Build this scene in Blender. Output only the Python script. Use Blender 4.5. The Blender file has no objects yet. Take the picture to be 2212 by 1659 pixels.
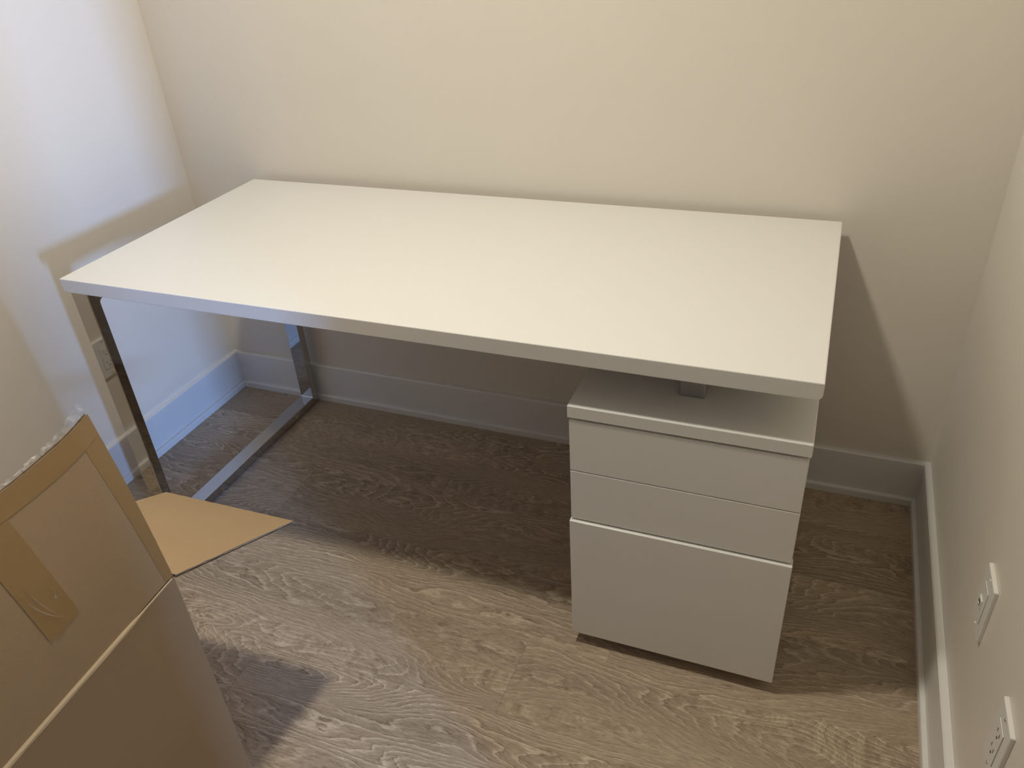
import bpy, bmesh, math, random
from mathutils import Vector, Matrix
random.seed(7)
D = bpy.data
scene = bpy.context.scene
COL = scene.collection

# ------------------------------------------------------------------ camera
cam_d = D.cameras.new('camera'); cam = D.objects.new('camera', cam_d); COL.objects.link(cam)
cam_d.sensor_fit = 'HORIZONTAL'; cam_d.sensor_width = 36.0
cam_d.lens = 1720.03 / 2212.0 * 36.0
cam_d.clip_start = 0.02
r_ = Vector((0.9299, 0.3631, -0.0592)); u_ = Vector((-0.1471, 0.5145, 0.8448)); f_ = Vector((-0.3372, 0.7768, -0.5318))
cam.matrix_world = Matrix(((r_.x, u_.x, -f_.x, 1.8214), (r_.y, u_.y, -f_.y, -1.8381), (r_.z, u_.z, -f_.z, 1.4257), (0, 0, 0, 1)))
scene.camera = cam
# ------------------------------------------------------------------ world, daylight, exposure
w = D.worlds.new('world'); scene.world = w; w.use_nodes = True
w.node_tree.nodes['Background'].inputs[0].default_value = (0.35, 0.55, 1.0, 1)
w.node_tree.nodes['Background'].inputs[1].default_value = 1.0
scene.view_settings.view_transform = 'Standard'; scene.view_settings.look = 'None'
scene.view_settings.gamma = 1.0; scene.view_settings.use_curve_mapping = False
scene.view_settings.exposure = 0.0

LAMP = Vector((1.03, -0.985, 2.485))
LAMP_W = 21.6; LAMP_COL = (1.0, 0.945, 0.81)      # recessed downlight
SKY_W = 670.0; SKY_COL = (0.25, 0.47, 1.0)        # daylight at the next room's window
WINC = Vector((6.0, -4.35, 1.48))       # middle of the window in the next room
WINW, WINH = 0.50, 0.60

def area(name, loc, target, size, power, col, shape='DISK', sy=None):
    l = D.lights.new(name, 'AREA'); l.shape = shape; l.size = size
    if sy: l.size_y = sy
    l.energy = power; l.color = col
    o = D.objects.new(name, l); COL.objects.link(o); o.location = loc
    o.rotation_euler = (Vector(target) - Vector(loc)).to_track_quat('-Z', 'Y').to_euler()
    return o
area('daylight', WINC + Vector((0.2, 0, 0)), WINC, WINW, SKY_W, SKY_COL, 'RECTANGLE', WINH)

# ------------------------------------------------------------------ materials
def new_mat(name):
    m = D.materials.new(name); m.use_nodes = True
    nt = m.node_tree
    return m, nt, nt.nodes['Principled BSDF']
def N(nt, t, **kw):
    n = nt.nodes.new(t)
    for k, v in kw.items(): setattr(n, k, v)
    return n
def math_n(nt, op, a, b=None, c=None, clamp=False):
    n = nt.nodes.new('ShaderNodeMath'); n.operation = op; n.use_clamp = clamp
    for i, v in enumerate((a, b, c)):
        if v is None: continue
        if hasattr(v, 'is_linked') or isinstance(v, bpy.types.NodeSocket): nt.links.new(v, n.inputs[i])
        else: n.inputs[i].default_value = v
    return n.outputs[0]
def noise(nt, vec, scale, detail=2.0, rough=0.5, dist=0.0):
    n = nt.nodes.new('ShaderNodeTexNoise'); n.inputs['Scale'].default_value = scale
    n.inputs['Detail'].default_value = detail; n.inputs['Roughness'].default_value = rough; n.inputs['Distortion'].default_value = dist
    if vec is not None: nt.links.new(vec, n.inputs['Vector'])
    return n.outputs['Fac']
def mapping(nt, vec, scale=(1, 1, 1), loc=(0, 0, 0)):
    n = nt.nodes.new('ShaderNodeMapping'); n.inputs['Scale'].default_value = scale; n.inputs['Location'].default_value = loc
    nt.links.new(vec, n.inputs['Vector']); return n.outputs[0]
def ramp(nt, fac, stops, interp='LINEAR'):
    n = nt.nodes.new('ShaderNodeValToRGB'); cr = n.color_ramp; cr.interpolation = interp
    while len(cr.elements) < len(stops): cr.elements.new(0.5)
    for e, (p, c) in zip(cr.elements, stops):
        e.position = p; e.color = c if len(c) == 4 else (*c, 1)
    nt.links.new(fac, n.inputs[0]); return n.outputs[0]
def mixc(nt, fac, a, b, mode='MIX'):
    n = nt.nodes.new('ShaderNodeMix'); n.data_type = 'RGBA'; n.blend_type = mode
    for s, v in ((n.inputs[0], fac), (n.inputs[6], a), (n.inputs[7], b)):
        if isinstance(v, bpy.types.NodeSocket): nt.links.new(v, s)
        else: s.default_value = v if not isinstance(v, tuple) or len(v) == 4 else (*v, 1)
    return n.outputs[2]
def bump(nt, bsdf, height, strength=0.3, dist=0.001):
    n = nt.nodes.new('ShaderNodeBump'); n.inputs['Strength'].default_value = strength; n.inputs['Distance'].default_value = dist
    nt.links.new(height, n.inputs['Height']); nt.links.new(n.outputs[0], bsdf.inputs['Normal'])
def texco(nt, which='Object'):
    return N(nt, 'ShaderNodeTexCoord').outputs[which]
def geo_pos(nt): return N(nt, 'ShaderNodeNewGeometry').outputs['Position']

def mat_paint(name, col, rough=0.6, bs=420.0, bstr=0.12, var=0.03, spec=0.35):
    m, nt, b = new_mat(name); p = geo_pos(nt)
    n1 = noise(nt, p, 1.7, 2)
    c = mixc(nt, n1, tuple(x * (1 - var) for x in col), tuple(min(1, x * (1 + var)) for x in col))
    nt.links.new(c, b.inputs['Base Color'])
    b.inputs['Roughness'].default_value = rough; b.inputs['Specular IOR Level'].default_value = spec
    bump(nt, b, noise(nt, p, bs, 3, 0.6), bstr, 0.0006)
    return m
M = {}
M['wall'] = mat_paint('wall_paint', (0.80, 0.745, 0.665), 0.40, 380, 0.2, 0.03, 0.55)
M['ceiling'] = mat_paint('ceiling_paint', (0.80, 0.78, 0.74), 0.8, 260, 0.2)
M['trim'] = mat_paint('trim_paint', (0.83, 0.815, 0.79), 0.38, 160, 0.06, 0.02, 0.5)
M['lacquer'] = mat_paint('white_lacquer', (0.80, 0.79, 0.76), 0.24, 700, 0.03, 0.008, 0.5)
M['lacquer_front'] = M['lacquer']
M['plate'] = mat_paint('white_plastic', (0.80, 0.785, 0.74), 0.35, 300, 0.02, 0.01, 0.5)
M['slot'] = mat_paint('dark_slot', (0.03, 0.028, 0.026), 0.6)

def mat_metal(name, col, rough, brushed=False):
    m, nt, b = new_mat(name); p = texco(nt)
    b.inputs['Metallic'].default_value = 1.0; b.inputs['Base Color'].default_value = (*col, 1)
    n = noise(nt, mapping(nt, p, (40, 3, 40) if brushed else (6, 6, 6)), 6.0, 3)
    nt.links.new(math_n(nt, 'MULTIPLY_ADD', n, rough * 0.7, rough * 0.65), b.inputs['Roughness'])
    return m
M['chrome'] = mat_metal('polished_chrome', (0.52, 0.51, 0.50), 0.045)
M['brushed'] = mat_metal('brushed_steel', (0.56, 0.56, 0.57), 0.15, True)
M['screw'] = mat_metal('nickel', (0.75, 0.74, 0.72), 0.15)
M['dull_steel'] = mat_metal('dull_steel', (0.50, 0.50, 0.50), 0.38)

def mat_floor():
    m, nt, b = new_mat('grey_brown_oak')
    p = geo_pos(nt)
    oi = N(nt, 'ShaderNodeObjectInfo').outputs['Random']
    sx = N(nt, 'ShaderNodeSeparateXYZ'); nt.links.new(p, sx.inputs[0])
    X, Y = sx.outputs[0], sx.outputs[1]
    off = math_n(nt, 'MULTIPLY', oi, 37.0)
    def vec(xs, ys, ox=0.0):
        c = N(nt, 'ShaderNodeCombineXYZ')
        nt.links.new(math_n(nt, 'MULTIPLY_ADD', X, xs, ox), c.inputs[0])
        nt.links.new(math_n(nt, 'MULTIPLY', Y, ys), c.inputs[1])
        nt.links.new(off, c.inputs[2])
        return c.outputs[0]
    big = noise(nt, vec(1.5, 6.0), 1.0, 1.5, 0.4, 0.3)          # the form of the cathedral figure
    mid = noise(nt, vec(9.0, 34.0, 3.1), 1.0, 2.0, 0.55)
    jag = noise(nt, vec(70.0, 260.0, 1.3), 1.0, 2.0, 0.6)
    fld = math_n(nt, 'ADD', math_n(nt, 'MULTIPLY', big, 36.0), math_n(nt, 'MULTIPLY', mid, 2.2))
    fld = math_n(nt, 'ADD', fld, math_n(nt, 'MULTIPLY', Y, 46.0))
    fj = math_n(nt, 'ADD', fld, math_n(nt, 'MULTIPLY', jag, 0.42))
    fr = math_n(nt, 'FRACT', fj)
    rings = ramp(nt, fr, [(0.0, (0.40,) * 3), (0.30, (0.46,) * 3), (0.58, (0.55,) * 3), (0.76, (0.95,) * 3), (0.86, (0.62,) * 3), (0.93, (0.10,) * 3), (1.0, (0.40,) * 3)])
    def gvec(xs, fs, ox):                                         # coordinates that follow the figure
        c = N(nt, 'ShaderNodeCombineXYZ')
        nt.links.new(math_n(nt, 'MULTIPLY_ADD', X, xs, ox), c.inputs[0])
        nt.links.new(math_n(nt, 'ADD', math_n(nt, 'MULTIPLY', fld, fs), math_n(nt, 'MULTIPLY', Y, fs * 90.0)), c.inputs[1])
        nt.links.new(off, c.inputs[2]); return c.outputs[0]
    fib = noise(nt, gvec(34.0, 2.6, 5.0), 1.0, 3.0, 0.65)
    fib2 = noise(nt, gvec(90.0, 7.0, 9.0), 1.0, 2.0, 0.6)
    show = ramp(nt, noise(nt, vec(1.1, 5.0, 8.0), 1.0, 1.0), [(0.36, (0.35,) * 3), (0.58, (1, 1, 1))])
    ringamt = math_n(nt, 'MULTIPLY', math_n(nt, 'SUBTRACT', rings, 0.5), math_n(nt, 'MULTIPLY', show, 0.80))
    g = math_n(nt, 'ADD', 0.5, ringamt)
    g = math_n(nt, 'ADD', g, math_n(nt, 'MULTIPLY', math_n(nt, 'SUBTRACT', fib, 0.5), 1.0))
    g = math_n(nt, 'ADD', g, math_n(nt, 'MULTIPLY', math_n(nt, 'SUBTRACT', fib2, 0.5), 0.65))
    # dark pores
    pore = ramp(nt, noise(nt, gvec(42.0, 3.4, 2.0), 1.0, 2.0, 0.5), [(0.30, (0.0,) * 3), (0.40, (1,) * 3)])
    col = ramp(nt, g, [(0.08, (0.175, 0.135, 0.103)), (0.42, (0.335, 0.275, 0.220)), (0.60, (0.400, 0.338, 0.278)), (0.95, (0.590, 0.515, 0.440))])
    # broad tone drift within and between planks
    tone = noise(nt, vec(1.4, 9.0, 4.0), 1.0, 2.0)
    col = mixc(nt, math_n(nt, 'MULTIPLY', math_n(nt, 'SUBTRACT', 1.0, pore), 0.55), col, (0.19, 0.148, 0.113))
    col = mixc(nt, 1.0, col, ramp(nt, tone, [(0.25, (0.80, 0.79, 0.78)), (0.75, (1.12, 1.12, 1.12))]), 'MULTIPLY')
    pl = ramp(nt, oi, [(0.0, (1.08, 1.02, 0.91)), (1.0, (1.32, 1.25, 1.12))])
    col = mixc(nt, 1.0, col, pl, 'MULTIPLY')
    # knots
    vo = N(nt, 'ShaderNodeTexVoronoi'); vo.inputs['Scale'].default_value = 1.0
    nt.links.new(vec(2.3, 3.6, 2.2), vo.inputs['Vector'])
    kn = ramp(nt, math_n(nt, 'ADD', vo.outputs['Distance'], math_n(nt, 'MULTIPLY', math_n(nt, 'SUBTRACT', mid, 0.5), 0.06)), [(0.0, (1,) * 3), (0.022, (0.8,) * 3), (0.055, (0,) * 3)])
    col = mixc(nt, math_n(nt, 'MULTIPLY', kn, 0.6), col, (0.12, 0.088, 0.063))
    nt.links.new(col, b.inputs['Base Color'])
    b.inputs['Specular IOR Level'].default_value = 0.35
    nt.links.new(math_n(nt, 'MULTIPLY_ADD', g, -0.15, 0.56), b.inputs['Roughness'])
    bump(nt, b, math_n(nt, 'MULTIPLY', g, pore), 0.35, 0.0008)
    return m
M['floor'] = mat_floor()
M['gap'] = mat_paint('dark_joint', (0.12, 0.095, 0.075), 0.9)

def mat_card(name, col, dirt=0.0, rib=0.0):
    m, nt, b = new_mat(name); p = texco(nt)
    n1 = noise(nt, p, 9, 3); n2 = noise(nt, mapping(nt, p, (60, 60, 600)), 1.0, 3)
    c = mixc(nt, n1, tuple(x * 0.93 for x in col), tuple(x * 1.06 for x in col))
    c = mixc(nt, math_n(nt, 'MULTIPLY', n2, 0.16), c, tuple(x * 0.7 for x in col))
    nt.links.new(c, b.inputs['Base Color']); b.inputs['Roughness'].default_value = 0.72
    b.inputs['Specular IOR Level'].default_value = 0.25
    h = math_n(nt, 'ADD', n2, math_n(nt, 'MULTIPLY', noise(nt, p, 500, 2), 0.6))
    bump(nt, b, h, 0.25, 0.0006)
    return m
M['card_out'] = mat_card('kraft_outer', (0.415, 0.29, 0.165))
M['card_in'] = mat_card('kraft_inner', (0.86, 0.475, 0.15))
M['card_flute'] = mat_card('kraft_flute', (0.36, 0.26, 0.16))
M['card_worn'] = mat_card('kraft_worn', (0.47, 0.36, 0.235))
def mat_tape():
    m, nt, b = new_mat('brown_packing_tape'); p = texco(nt)
    c = mixc(nt, noise(nt, p, 25, 3), (0.34, 0.21, 0.085, 1), (0.38, 0.24, 0.10, 1))
    nt.links.new(c, b.inputs['Base Color']); b.inputs['Roughness'].default_value = 0.34
    bump(nt, b, noise(nt, mapping(nt, p, (3, 20, 6)), 8, 3, 0.6), 0.15, 0.0006)
    return m
M['tape'] = mat_tape()
def mat_film():
    m, nt, b = new_mat('clear_tape_film'); p = texco(nt)
    b.inputs['Base Color'].default_value = (0.9, 0.9, 0.9, 1); b.inputs['Roughness'].default_value = 0.12
    tr = N(nt, 'ShaderNodeBsdfTransparent'); mx = N(nt, 'ShaderNodeMixShader')
    nt.links.new(math_n(nt, 'MULTIPLY_ADD', noise(nt, p, 90, 2), 0.75, -0.18, True), mx.inputs[0])
    nt.links.new(tr.outputs[0], mx.inputs[1]); nt.links.new(b.outputs[0], mx.inputs[2])
    nt.links.new(mx.outputs[0], nt.nodes['Material Output'].inputs[0])
    return m
M['film'] = mat_film()
def mat_glass():
    m, nt, b = new_mat('window_glass')
    tr = N(nt, 'ShaderNodeBsdfTransparent'); gl = N(nt, 'ShaderNodeBsdfGlossy'); gl.inputs['Roughness'].default_value = 0.02
    mx = N(nt, 'ShaderNodeMixShader'); mx.inputs[0].default_value = 0.06
    nt.links.new(tr.outputs[0], mx.inputs[1]); nt.links.new(gl.outputs[0], mx.inputs[2])
    nt.links.new(mx.outputs[0], nt.nodes['Material Output'].inputs[0]); return m
M['glass'] = mat_glass()
def mat_emit(name, col, s):
    m, nt, b = new_mat(name); b.inputs['Emission Color'].default_value = (*col, 1); b.inputs['Emission Strength'].default_value = s
    return m
M['lens'] = mat_emit('lamp_lens', LAMP_COL, 6.0)

# ------------------------------------------------------------------ mesh helpers
def link(name, bm, mat, parent=None, smooth=False):
    me = D.meshes.new(name); bm.normal_update(); bm.to_mesh(me); bm.free()
    o = D.objects.new(name, me); COL.objects.link(o)
    for m in (mat if isinstance(mat, list) else [mat]): me.materials.append(m)
    if smooth:
        for f in me.polygons: f.use_smooth = True
    if parent: o.parent = parent
    return o
def box(bm, a, b_, mi=0):
    x0, y0, z0 = [min(p, q) for p, q in zip(a, b_)]; x1, y1, z1 = [max(p, q) for p, q in zip(a, b_)]
    v = [bm.verts.new(c) for c in ((x0, y0, z0), (x1, y0, z0), (x1, y1, z0), (x0, y1, z0), (x0, y0, z1), (x1, y0, z1), (x1, y1, z1), (x0, y1, z1))]
    fs = [bm.faces.new([v[i] for i in q]) for q in ((3, 2, 1, 0), (4, 5, 6, 7), (0, 1, 5, 4), (1, 2, 6, 5), (2, 3, 7, 6), (3, 0, 4, 7))]
    for f in fs: f.material_index = mi
    return v
def bbox_bev(a, b_, r=0.002, seg=2):
    bm = bmesh.new(); box(bm, a, b_)
    bmesh.ops.bevel(bm, geom=bm.edges[:], offset=r, segments=seg, profile=0.5, affect='EDGES', clamp_overlap=True)
    return bm
def boxes(*lst):
    bm = bmesh.new()
    for a, b_ in lst: box(bm, a, b_)
    return bm
def cyl(bm, c, axis, r, h, seg=20, r2=None):
    rot = Vector((0, 0, 1)).rotation_difference(Vector(axis)).to_matrix().to_4x4()
    bmesh.ops.create_cone(bm, cap_ends=True, segments=seg, radius1=r, radius2=r if r2 is None else r2, depth=h,
                          matrix=Matrix.Translation(Vector(c)) @ rot)
def extrude_profile(prof, p0, p1, to3):
    """closed 2-D profile swept from p0 to p1 (mitred ends through to3(point, end))"""
    bm = bmesh.new(); n = len(prof)
    A = [bm.verts.new(to3(q, 0)) for q in prof]; B = [bm.verts.new(to3(q, 1)) for q in prof]
    for i in range(n):
        j = (i + 1) % n; bm.faces.new((A[i], A[j], B[j], B[i]))
    bm.faces.new(A[::-1]); bm.faces.new(B)
    bmesh.ops.recalc_face_normals(bm, faces=bm.faces)
    return bm
def struct(o): o['kind'] = 'structure'; return o
def thing(name, label, cat, loc=(0, 0, 0), group=None):
    o = D.objects.new(name, None); COL.objects.link(o); o.location = loc; o.empty_display_size = 0.1
    o['label'] = label; o['category'] = cat
    if group: o['group'] = group
    return o

# ------------------------------------------------------------------ room shell
R = 2.1557; CEIL = 2.5; YF = -6.0; WT = 0.12
D0, D1, DH = -1.58, -2.38, 2.05            # doorway in the right wall
NX = 6.0; NY0, NY1 = -6.2, 0.6              # the next room, beyond the doorway

# floor: slab with planks laid along the back wall
PITCH = 0.1933; Y0 = -0.165
fl = struct(link('floor', boxes(((-0.0, YF, -0.05), (R, 0, -0.0035))), M['gap']))
fl2 = struct(link('floor_next_room', boxes(((R, NY0, -0.05), (NX, NY1, 0.0))), M['floor']))
joint = {0: 1.1325, 1: 0.30, 2: 0.53, 3: 1.5225, 4: 1.342, 5: 0.776}
k = 0
while True:
    ya = Y0 + PITCH - k * PITCH; yb = ya - PITCH
    if ya <= YF: break
    a = min(ya, 0.0); b_ = max(yb, YF)
    j = joint.get(k, (0.37 + 0.47 * k) % 1.22)
    xs = [0.0]; x = j - 1.22 * 3
    while x < R:
        if x > 0.02: xs.append(x)
        x += 1.22
    xs.append(R)
    for x0, x1 in zip(xs, xs[1:]):
        g = 0.0001
        bm = bmesh.new(); v = box(bm, (x0 + g, b_ + g, -0.0035), (x1 - g, a - g, 0.0))
        top = [e for e in bm.edges if all(q.co.z > -1e-6 for q in e.verts)]
        bmesh.ops.bevel(bm, geom=top, offset=0.0003, segments=1, affect='EDGES')
        link('plank', bm, M['floor'], fl)
    k += 1

wl = struct(link('wall_left', boxes(((-WT, YF, 0), (0, 0, CEIL))), M['wall']))
wb = struct(link('wall_back', boxes(((-WT, 0, 0), (R + WT, WT, CEIL))), M['wall']))
wr = struct(link('wall_right', boxes(((R, D0, 0), (R + WT, 0, CEIL)), ((R, D1, DH), (R + WT, D0, CEIL)), ((R, YF, 0), (R + WT, D1, CEIL))), M['wall']))
wf = struct(link('wall_front', boxes(((-WT, YF - WT, 0), (R + WT, YF, CEIL))), M['wall']))
ce = struct(link('ceiling', boxes(((-WT, YF - WT, CEIL), (R + WT, WT, CEIL + 0.1))), M['ceiling']))
# next room
struct(link('wall_next_room_back', boxes(((R + WT, NY1, 0), (NX, NY1 + WT, CEIL)), ((R, WT, 0), (R + WT, NY1 + WT, CEIL))), M['wall']))
struct(link('wall_next_room_front', boxes(((R, NY0 - WT, 0), (NX, NY0, CEIL)), ((R, NY0, 0), (R + WT, YF - WT, CEIL))), M['wall']))
wy0, wy1 = WINC.y - WINW / 2, WINC.y + WINW / 2; wz0, wz1 = WINC.z - WINH / 2, WINC.z + WINH / 2
struct(link('wall_next_room_right', boxes(((NX, NY0 - WT, 0), (NX + WT, wy0, CEIL)), ((NX, wy1, 0), (NX + WT, NY1 + WT, CEIL)),
                                          ((NX, wy0, 0), (NX + WT, wy1, wz0)), ((NX, wy0, wz1), (NX + WT, wy1, CEIL))), M['wall']))
struct(link('ceiling_next_room', boxes(((R + WT, NY0 - WT, CEIL), (NX + WT, NY1 + WT, CEIL + 0.1))), M['ceiling']))
win = D.objects.new('window_1', None); COL.objects.link(win); win.location = WINC; struct(win)
t = 0.03
def rel(bm, o):
    bmesh.ops.translate(bm, verts=bm.verts, vec=-Vector(o.location)); return bm
link('window_frame', rel(boxes(((NX + .03, wy0, wz0), (NX + .08, wy0 + t, wz1)), ((NX + .03, wy1 - t, wz0), (NX + .08, wy1, wz1)),
                           ((NX + .03, wy0 + t, wz0), (NX + .08, wy1 - t, wz0 + t)), ((NX + .03, wy0 + t, wz1 - t), (NX + .08, wy1 - t, wz1))), win), M['trim'], win)
link('pane', rel(boxes(((NX + .052, wy0 + t, wz0 + t), (NX + .058, wy1 - t, wz1 - t))), win), M['glass'], win)

# unseen door leaf, added and angled to keep daylight off the box; doorway casing
door = D.objects.new('blocker_door_1', None); COL.objects.link(door); struct(door)
door.location = (R + WT + 0.002, D1 + 0.022, 0); door.rotation_euler = (0, 0, -math.radians(98.5))
link('blocker_door_leaf', bbox_bev((-0.02, 0.002, 0.008), (0.02, 0.76, DH - 0.025), 0.002), M['trim'], door)
for s in (-1, 1):
    bm = bmesh.new(); cyl(bm, (s * 0.035, 0.69, 0.98), (1, 0, 0), 0.026, 0.03); cyl(bm, (s * 0.055, 0.64, 0.98), (0, 1, 0), 0.009, 0.13)
    link('blocker_door_handle', bm, M['dull_steel'], door)
cas = boxes(((R - 0.014, D0 + 0.001, 0), (R - 0.0003, D0 + 0.07, DH + 0.07)), ((R - 0.014, D1 - 0.07, 0), (R - 0.0003, D1 - 0.001, DH + 0.07)),
            ((R - 0.014, D1 - 0.001, DH + 0.001), (R - 0.0003, D0 + 0.001, DH + 0.07)))
struct(link('trim_1', cas, M['trim']))

# baseboards with shoe moulding
BH, BT, SH, ST = 0.1312, 0.0152, 0.0214, 0.0256
def prof_base():
    return [(0.0003, 0.0), (BT, 0.0), (BT, BH - 0.003), (BT - 0.003, BH), (0.0003, BH)]
def prof_shoe():
    pts = [(BT + 0.0002, 0.0), (ST, 0.0), (ST, SH - 0.006)]
    for i in range(1, 5):
        a = i / 4 * math.pi / 2
        pts.append((ST - 0.004 + 0.004 * math.cos(a), SH - 0.006 + 0.006 * math.sin(a)))
    pts.append((BT + 0.0002, SH)); return pts
def baseboard(name, mk):
    o = struct(link(name, extrude_profile(prof_base(), 0, 0, mk), M['trim']))
    link('shoe_moulding', extrude_profile(prof_shoe(), 0, 0, mk), M['trim'], o)
    return o
baseboard('baseboard_back', lambda q, e: (q[0] if e == 0 else R - q[0], -q[0], q[1]))
baseboard('baseboard_left', lambda q, e: (q[0], -q[0] if e == 0 else YF, q[1]))
baseboard('baseboard_right', lambda q, e: (R - q[0], -q[0] if e == 0 else D0 + 0.071, q[1]))

# recessed ceiling lamp
dl = thing('recessed_downlight', 'round white recessed downlight set in the ceiling above the desk', 'ceiling light', (LAMP.x, LAMP.y, CEIL))
bm = bmesh.new(); ro, ri = 0.095, 0.074; seg = 40
rings = [[bm.verts.new((r * math.cos(6.2832 * i / seg), r * math.sin(6.2832 * i / seg), z)) for i in range(seg)] for r, z in ((ro, -0.0005), (ro, -0.006), (ri, -0.009), (ri, -0.0005))]
for q in range(4):
    A, B = rings[q], rings[(q + 1) % 4]
    for i in range(seg): bm.faces.new((A[i], A[(i + 1) % seg], B[(i + 1) % seg], B[i]))
bmesh.ops.recalc_face_normals(bm, faces=bm.faces)
link('trim_ring', bm, M['trim'], dl)
bm = bmesh.new(); cyl(bm, (0, 0, -0.003), (0, 0, 1), ri - 0.001, 0.004, 40); link('lens', bm, M['lens'], dl)
area('downlight_lamp', LAMP, LAMP + Vector((0, 0, -1)), 0.15, LAMP_W, LAMP_COL)

# ------------------------------------------------------------------ desk
W_, D_, H_, T_ = 1.5841, 0.6975, 0.75, 0.0321
desk = thing('writing_desk', 'white lacquered writing desk with chrome leg frame and drawer pedestal', 'desk', (0.2709, -0.0249, 0))
desk.rotation_euler = (0, 0, 0.002)
# top: section across the width with rounded lower edges, run front to back
pr = []
def arc(cx, cz, r, a0, a1, n=6):
    for i in range(n + 1):
        a = math.radians(a0 + (a1 - a0) * i / n); pr.append((cx + r * math.cos(a), cz + r * math.sin(a)))
rb, rt = 0.011, 0.0022; z0 = H_ - T_
arc(rb, z0 + rb, rb, 180, 270); arc(W_ - rb, z0 + rb, rb, 270, 360); arc(W_ - rt, H_ - rt, rt, 0, 90, 3); arc(rt, H_ - rt, rt, 90, 180, 3)
bm = extrude_profile(pr, 0, 0, lambda q, e: (q[0], -D_ if e == 0 else 0.0, q[1]))
ends = [e for e in bm.edges if abs(e.verts[0].co.y - e.verts[1].co.y) < 1e-6]
bmesh.ops.bevel(bm, geom=ends, offset=0.0016, segments=2, profile=0.5, affect='EDGES')
link('tabletop', bm, M['lacquer'], desk)
# chrome loop frame on the left
lx, lw, lf, lb, ld = 0.011, 0.0475, -0.6907, -0.0031, 0.0268
def bar(a, b_, m, name='leg', r=0.0016): return link(name, bbox_bev(a, b_, r, 2), m, desk)
bar((lx, lf, ld + 0.0004), (lx + lw, lf + ld, z0 - 0.0005), M['chrome'])
bar((lx, lb - ld, ld + 0.0004), (lx + lw, lb, z0 - 0.0005), M['chrome'])
fr = bar((lx, lf, 0.0006), (lx + lw, lb, ld), M['brushed'], 'foot_rail')
bar((lx, lf + ld + 0.0003, z0 - ld), (lx + lw, lb - ld - 0.0003, z0 - 0.0005), M['chrome'], 'top_rail')
def fillet(y, z, sy, sz, r=0.006, name='weld', m=None):
    q = [(y, z)] + [(y + sy * r * (1 - math.sin(math.pi / 2 * i / 5)), z + sz * r * (1 - math.cos(math.pi / 2 * i / 5))) for i in range(6)]
    bm = extrude_profile(q, 0, 0, lambda p, e: (lx + 0.0012 if e == 0 else lx + lw - 0.0012, p[0], p[1]))
    return link(name, bm, m or M['chrome'], desk)
fillet(lf + ld, z0 - ld, 1, -1, 0.010); fillet(lb - ld, z0 - ld, -1, -1, 0.010)
fillet(lf + ld, ld, 1, 1, 0.0045, m=M['brushed']); fillet(lb - ld, ld, -1, 1, 0.0045, m=M['brushed'])
# pedestal
px0, px1, py, pg, pt_ = 1.1638, 1.5838, -0.6888, 0.034, 0.6265
pyb = py + 0.56
ped = link('pedestal', bbox_bev((px0 + 0.003, py + 0.021, pg + 0.001), (px1 - 0.003, pyb, pt_ - 0.0268), 0.002), M['lacquer'], desk)
link('pedestal_top', bbox_bev((px0, py, pt_ - 0.0262), (px1, pyb + 0.002, pt_), 0.0016), M['lacquer'], ped)
for za, zb, dy, ex in ((0.4795, 0.5955, 0.0018, 0.0024), (0.3600, 0.4782, 0.0018, 0.0024), (pg, 0.3560, -0.0035, 0.0)):
    link('drawer_front', bbox_bev((px0 + ex, py + dy, za), (px1 - ex, py + 0.0205, zb), 0.0016), M['lacquer'], ped)
for fx in (px0 + 0.06, px1 - 0.06):
    for fy in (py + 0.09, pyb - 0.07):
        bm = bmesh.new(); cyl(bm, (fx, fy, 0.0045), (0, 0, 1), 0.02, 0.008); cyl(bm, (fx, fy, 0.021), (0, 0, 1), 0.008, 0.026)
        link('levelling_foot', bm, M['dull_steel'], ped)
cxp = 0.5 * (1.6185 + 1.6655) - 0.2709
for yy in (-0.602, -0.24):
    bm = bbox_bev((cxp - lw / 2, yy, pt_ + 0.0004), (cxp + lw / 2, yy + ld, z0 - 0.0005), 0.004, 3)
    link('support_post', bm, M['dull_steel'], desk)
bar((cxp - lw / 2, -0.602 + ld + 0.0003, z0 - ld), (cxp + lw / 2, -0.24 - 0.0003, z0 - 0.0005), M['dull_steel'], 'support_rail')

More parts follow.
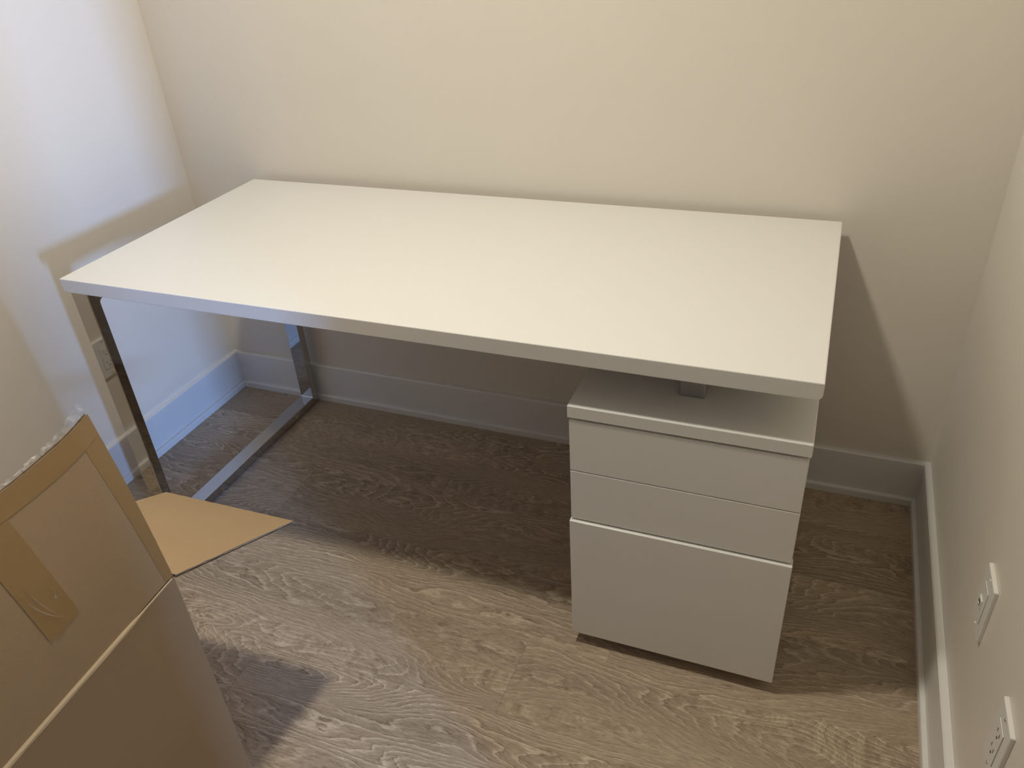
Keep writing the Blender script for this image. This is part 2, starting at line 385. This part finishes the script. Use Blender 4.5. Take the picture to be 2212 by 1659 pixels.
# ------------------------------------------------------------------ wall plates
def plate(name, label, y, z, wall='right', kind='jack'):
    o = thing(name, label, 'outlet', (R if wall == 'right' else 0.0, y, z), None)
    if wall == 'left': o.rotation_euler = (0, 0, math.pi)
    pw, ph, th = 0.0355, 0.0575, 0.0068
    bm = bmesh.new(); v = box(bm, (-th, -pw, -ph), (-0.0003, pw, ph))
    front = [e for e in bm.edges if all(q.co.x < -th + 1e-5 for q in e.verts)]
    cor = [e for e in bm.edges if abs(e.verts[0].co.x - e.verts[1].co.x) > 1e-4]
    bmesh.ops.bevel(bm, geom=front + cor, offset=0.0024, segments=3, profile=0.5, affect='EDGES')
    link('cover_plate', bm, M['plate'], o)
    iw, ih = 0.0168, 0.0335
    g = boxes(((-th - 0.00015, -iw - 0.0006, -ih - 0.0006), (-th + 0.001, iw + 0.0006, ih + 0.0006)))
    link('insert_gap', g, M['slot'], o)
    ins = link('insert', bbox_bev((-th - 0.0014, -iw, -ih), (-th + 0.0008, iw, ih), 0.0009), M['plate'], o)
    f = -th - 0.0014
    if kind == 'jack':
        bm = bbox_bev((f - 0.0022, -0.0050, -0.0125), (f + 0.0005, 0.0130, 0.0055), 0.0008); link('jack_frame', bm, M['plate'], o)
        link('jack_opening', boxes(((f - 0.0024, -0.0015, -0.0085), (f - 0.0018, 0.0095, 0.0005))), M['slot'], o)
        link('jack_shutter', bbox_bev((f - 0.0034, 0.0005, -0.0085), (f - 0.0020, 0.0075, -0.0045), 0.0004), M['plate'], o)
    else:
        for zc in (0.0165, -0.0165):
            link('slot', boxes(((f - 0.0002, -0.0074, zc - 0.001), (f + 0.001, -0.0056, zc + 0.007))), M['slot'], o)
            link('slot', boxes(((f - 0.0002, 0.0056, zc - 0.001), (f + 0.001, 0.0074, zc + 0.006))), M['slot'], o)
            bm = bmesh.new(); cyl(bm, (f + 0.0003, 0, zc - 0.0075), (1, 0, 0), 0.0024, 0.001, 14); link('ground_hole', bm, M['slot'], o)
    for s in (-1, 1):
        bm = bmesh.new(); bmesh.ops.create_uvsphere(bm, u_segments=14, v_segments=8, radius=0.0030, matrix=Matrix.Translation((-th, 0, s * 0.0485)) @ Matrix.Scale(0.5, 4, (1, 0, 0)))
        sc = link('screw', bm, M['screw'] if kind != 'jack' else M['plate'], o, True)
    return o
plate('data_outlet', 'white wall plate with a single raised data jack, nearer the back wall', -0.7355, 0.3905, kind='jack')
plate('power_outlet', 'white duplex power outlet with cover plate screws, on the wall past the data jack', -0.985, 0.3712, kind='power')
plate('power_outlet', 'white duplex power outlet low on the daylit wall beside the cardboard box', -0.952, 0.372, 'left', kind='power')

# ------------------------------------------------------------------ cardboard box
C = Vector((0.961, -1.225, 0.55)); ax = Vector((0.060, -0.998, -0.020)).normalized(); wd = Vector((-0.9975, -0.060, 0)).normalized()
L_, Wd_ = 0.74, 0.30
TH = 0.0056
bx = thing('cardboard_box', 'open brown cardboard box with raised taped flaps on the floor beside the desk', 'box', (0.80, -1.58, 0))
O = Vector(bx.location)
def sheet(name, P, mats, parent, nu=30, ragged=(0, 0, 0, 0), flutes=True, shape=None, per=0.0085):
    """corrugated board: P = 4 corners (a,b along the hinge; c,d outer), outer liner on the +normal side.
       liners, and the wavy medium between them seen on the cut edges"""
    a, b, c, d = [Vector(p) - O for p in P]
    n = (b - a).cross(d - a).normalized()
    nv = max(6, int((d - a).length / 0.012)); nu = max(6, int((b - a).length / 0.012))
    rnd = random.Random(len(name) * 7 + int(a.length * 1000))
    jag = [[rnd.uniform(-1, 1) for _ in range(max(nu, nv) + 1)] for _ in range(8)]
    def pt(i, j, off, side):
        u, v = i / nu, j / nv
        p = (a * (1 - u) + b * u) * (1 - v) + (d * (1 - u) + c * u) * v
        eu = (b - a).normalized(); ev = (d - a).normalized()
        if i == 0: p = p - eu * ragged[0] * jag[side][j]
        if i == nu: p = p + eu * ragged[1] * jag[side + 2][j]
        if j == nv: p = p + ev * ragged[2] * jag[side + 4][i]
        if shape: p = p + shape(u, v, n)
        return p + n * off
    bm = bmesh.new()
    def slab(o0, o1, side, mi_out, mi_in):
        A = [[bm.verts.new(pt(i, j, o0, side)) for j in range(nv + 1)] for i in range(nu + 1)]
        B = [[bm.verts.new(pt(i, j, o1, side)) for j in range(nv + 1)] for i in range(nu + 1)]
        for i in range(nu):
            for j in range(nv):
                f = bm.faces.new((A[i][j], A[i + 1][j], A[i + 1][j + 1], A[i][j + 1])); f.material_index = mi_out
                f = bm.faces.new((B[i][j], B[i][j + 1], B[i + 1][j + 1], B[i + 1][j])); f.material_index = mi_in
        for i in range(nu):
            for j in (0, nv): f = bm.faces.new((A[i][j], B[i][j], B[i + 1][j], A[i + 1][j])); f.material_index = 2
        for j in range(nv):
            for i in (0, nu): f = bm.faces.new((A[i][j], A[i][j + 1], B[i][j + 1], B[i][j])); f.material_index = 2
    h = TH / 2
    slab(h, h - 0.0007, 0, 0, 2); slab(-h + 0.0007, -h, 1, 2, 1)
    if flutes:
        m = int((b - a).length / per * 8); pv = None
        for q in range(m + 1):
            u = q / m; off = (h - 0.0008) * math.sin(q / 8 * 2 * math.pi)
            row = []
            for v in (0.0, 0.5, 0.995):
                p = (a * (1 - u) + b * u) * (1 - v) + (d * (1 - u) + c * u) * v
                if shape: p = p + shape(u, v, n)
                row.append(bm.verts.new(p + n * off))
            if pv:
                for s in range(2):
                    f = bm.faces.new((pv[s], row[s], row[s + 1], pv[s + 1])); f.material_index = 2
            pv = row
    bmesh.ops.recalc_face_normals(bm, faces=bm.faces)
    return link(name, bm, mats, parent)
mats = [M['card_out'], M['card_in'], M['card_flute']]
Bk = C + wd * Wd_                      # back-left top corner
Dn = C + ax * L_; En = Bk + ax * L_    # near top corners
C0 = Vector((0.944, -1.209, 0.0005)); B0 = Vector((Bk.x - 0.004, Bk.y + 0.012, 0.0005)); D0_ = Vector((Dn.x - 0.012, Dn.y, 0.0005)); E0 = Vector((En.x - 0.01, En.y, 0.0005))
inn = lambda p, v: p
# body: right side, far end, left side, near end, bottom
def bow(k): return lambda u, v, n: n * (k * math.sin(math.pi * u) * math.sin(math.pi * min(1, v)))
LEDGE = 0.0036
sheet('side_panel', (D0_, C0, C, Dn), mats, bx, shape=lambda u, v, n: n * (LEDGE * min(1.0, max(0.0, (0.91 - u) / 0.05)) * v + 0.006 * math.sin(math.pi * u) * math.sin(math.pi * v)))
sheet('end_panel', (C0 + Vector((-.004, 0, 0)), B0 + Vector((.004, 0, 0)), Bk + Vector((.004, 0, 0)), C + Vector((-.004, 0, 0))), mats, bx)
sheet('side_panel', (B0, E0, En, Bk), mats, bx)
sheet('end_panel', (E0 + Vector((.004, 0, 0)), D0_ + Vector((-.004, 0, 0)), Dn + Vector((-.004, 0, 0)), En + Vector((.004, 0, 0))), mats, bx)
up3 = Vector((0, 0, 0.004))
sheet('bottom_panel', (C0 + up3, D0_ + up3, E0 + up3, B0 + up3), mats, bx)
# tall flap standing on the right side
F1 = Vector((0.9315, -1.234, 0.846)); ftop = Vector((ax.x, ax.y, -0.012)).normalized()
F2 = F1 + ftop * (L_ - 0.012)
Ci = C + Vector((-0.001, 0, 0.003)); Di = Dn + Vector((-0.001, 0, 0.003))
def flapshape(u, v, n):     # u=0 near end, u=1 far corner
    s = (1 - u) * L_
    return n * (0.004 * math.sin(math.pi * v) ) + Vector((0, 0, 1)) * (0.010 * v * math.exp(-s / 0.035) - 0.004 * v * math.sin(min(1, s / 0.30) * math.pi))
tf = sheet('tall_flap', (Di, Ci, F1, F2), mats, bx, ragged=(0, 0.0006, 0.0006, 0), shape=flapshape)
# flap folded outwards over the far end: its inner face shows
T1 = Vector((0.984, -0.970, 0.448)); T2 = Vector((0.690, -0.977, 0.449))
ef = sheet('end_flap', (Bk + Vector((.002, .004, -.001)), C + Vector((.004, .003, -.001)), T1, T2), [M['card_out'], M['card_in'], M['card_flute']], bx,
           ragged=(0.0004, 0.0011, 0.0005, 0), shape=lambda u, v, n: n * (0.004 * math.sin(math.pi * v) * (1 - u)))
ef['label'] = 'tan inner face of a flap folded outwards'
# flaps on the hidden sides, hanging outwards
lf_dir = Vector((wd.x * 0.10, wd.y * 0.10, -0.26))
sheet('side_flap', (Bk + wd * .004, En + wd * .004, En + wd * .004 + lf_dir, Bk + wd * .004 + lf_dir), [M['card_out'], M['card_in'], M['card_flute']], bx)
nd = Vector((ax.x, ax.y, 0)) * 0.2 + Vector((0, 0, -0.18))
sheet('end_flap', (En + ax * .004, Dn + ax * .004, Dn + ax * .004 + nd, En + ax * .004 + nd), [M['card_out'], M['card_in'], M['card_flute']], bx)

# tape strips lie on the tall flap: flap coordinates s = distance from the far edge, v = height share
def flap_pt(s, v, lift):
    u = 1 - s / L_
    a, b, c, d = [Vector(p) - O for p in (Di, Ci, F1, F2)]
    n = (b - a).cross(d - a).normalized()
    p = (a * (1 - u) + b * u) * (1 - v) + (d * (1 - u) + c * u) * v
    return p + flapshape(u, v, n) + n * (TH / 2 + lift)
def strip(name, f, nu, nv, mat, lift=0.0004, parent=None, smooth=False):
    bm = bmesh.new(); g = [[bm.verts.new(flap_pt(*f(i / nu, j / nv), lift)) for j in range(nv + 1)] for i in range(nu + 1)]
    for i in range(nu):
        for j in range(nv): bm.faces.new((g[i][j], g[i + 1][j], g[i + 1][j + 1], g[i][j + 1]))
    bmesh.ops.recalc_face_normals(bm, faces=bm.faces)
    return link(name, bm, mat, parent or bx, smooth)
strip('edge_tape', lambda u, v: (0.0002 + u * (0.016 + 0.015 * v), v * 0.995), 3, 30, M['tape'])
strip('edge_tape', lambda u, v: (0.001 + u * 0.45, 0.998 - v * (0.108 + 0.006 * math.sin(9 * u))), 40, 3, M['tape'], 0.0006)
rr = random.Random(3); rag = [rr.uniform(-0.012, 0.012) for _ in range(9)]
def lt(u, v):
    s0 = 0.160 + 0.004 * v - 0.010 * (1 - v)
    vb = 0.285 + rag[int(u * 8)] + 0.02 * abs(u - 0.6)
    return (s0 + u * 0.052, vb + (0.89 - vb) * v)
ltape = strip('tape_strip', lt, 8, 20, M['tape'], 0.0008)
def crease(pts, wdt, lift):
    bm = bmesh.new(); pv = None
    for q in range(len(pts)):
        s, v = pts[q]; hw = wdt * math.sin(math.pi * (q + 0.5) / len(pts))
        row = [bm.verts.new(flap_pt(s - hw, v, 0.0010)), bm.verts.new(flap_pt(s, v, 0.0010 + lift)), bm.verts.new(flap_pt(s + hw, v, 0.0010))]
        if pv:
            bm.faces.new((pv[0], row[0], row[1], pv[1])); bm.faces.new((pv[1], row[1], row[2], pv[2]))
        pv = row
    bmesh.ops.recalc_face_normals(bm, faces=bm.faces)
    return link('tape_crease', bm, M['film'], bx)
def curve(p0, p1, p2, n=14): return [((1 - q) ** 2 * p0[0] + 2 * q * (1 - q) * p1[0] + q * q * p2[0], (1 - q) ** 2 * p0[1] + 2 * q * (1 - q) * p1[1] + q * q * p2[1]) for q in [i / (n - 1) for i in range(n)]]
crease(curve((0.205, 0.60), (0.196, 0.42), (0.172, 0.34)), 0.0012, 0.0016)
crease(curve((0.195, 0.60), (0.188, 0.45), (0.176, 0.37)), 0.0010, 0.0014)
crease(curve((0.166, 0.50), (0.163, 0.47), (0.168, 0.44), 8), 0.0012, 0.0022)
# crinkled clear tape standing above the top edge
rr = random.Random(11); bm = bmesh.new(); pv = None; nf = 60
for q in range(nf + 1):
    s = 0.30 * q / nf
    hgt = (0.006 + 0.016 * math.exp(-((s - 0.012) / 0.022) ** 2) + 0.006 * math.exp(-((s - 0.05) / 0.03) ** 2)) * (0.75 + 0.35 * rr.random())
    p = flap_pt(s, 1.0, -TH * 0.9); row = [bm.verts.new(p + Vector((0, 0, -0.006)))]
    for kk in (0.35, 0.7, 1.0):
        row.append(bm.verts.new(p + Vector((rr.uniform(-0.003, 0.0035), rr.uniform(-0.0015, 0.0015), hgt * kk))))
    if pv:
        for z in range(3): bm.faces.new((pv[z], row[z], row[z + 1], pv[z + 1]))
    pv = row
film = link('clear_tape', bm, M['film'], bx); film['label'] = 'crinkled clear tape along the cut top edge'
# worn fold between flap and side: a pale ledge
bm = bmesh.new(); pv = None; n_out = (C - C0).cross(Dn - C).normalized()
n_out = Vector((0.998, 0.060, 0.0))
for q in range(41):
    s = 0.004 + (L_ - 0.02) * q / 40
    k_ = min(1.0, max(0.10, (s / L_ - 0.09) / 0.05)); wob = 0.0007 * math.sin(q * 1.3)
    p = C + ax * s - O
    row = [bm.verts.new(p + n_out * (TH / 2 - 0.0010) + Vector((0, 0, 0.0012 + 0.0028 * k_))), bm.verts.new(p + n_out * (TH / 2 + 0.0006 + (LEDGE + wob) * k_ * 0.75) + Vector((0, 0, 0.0006 + 0.0018 * k_))),
           bm.verts.new(p + n_out * (TH / 2 + 0.0008 + LEDGE * k_) + Vector((0, 0, -0.0006)))]
    if pv:
        for z in range(2): bm.faces.new((pv[z], row[z], row[z + 1], pv[z + 1]))
    pv = row
bmesh.ops.recalc_face_normals(bm, faces=bm.faces)
link('worn_fold', bm, M['card_worn'], bx)
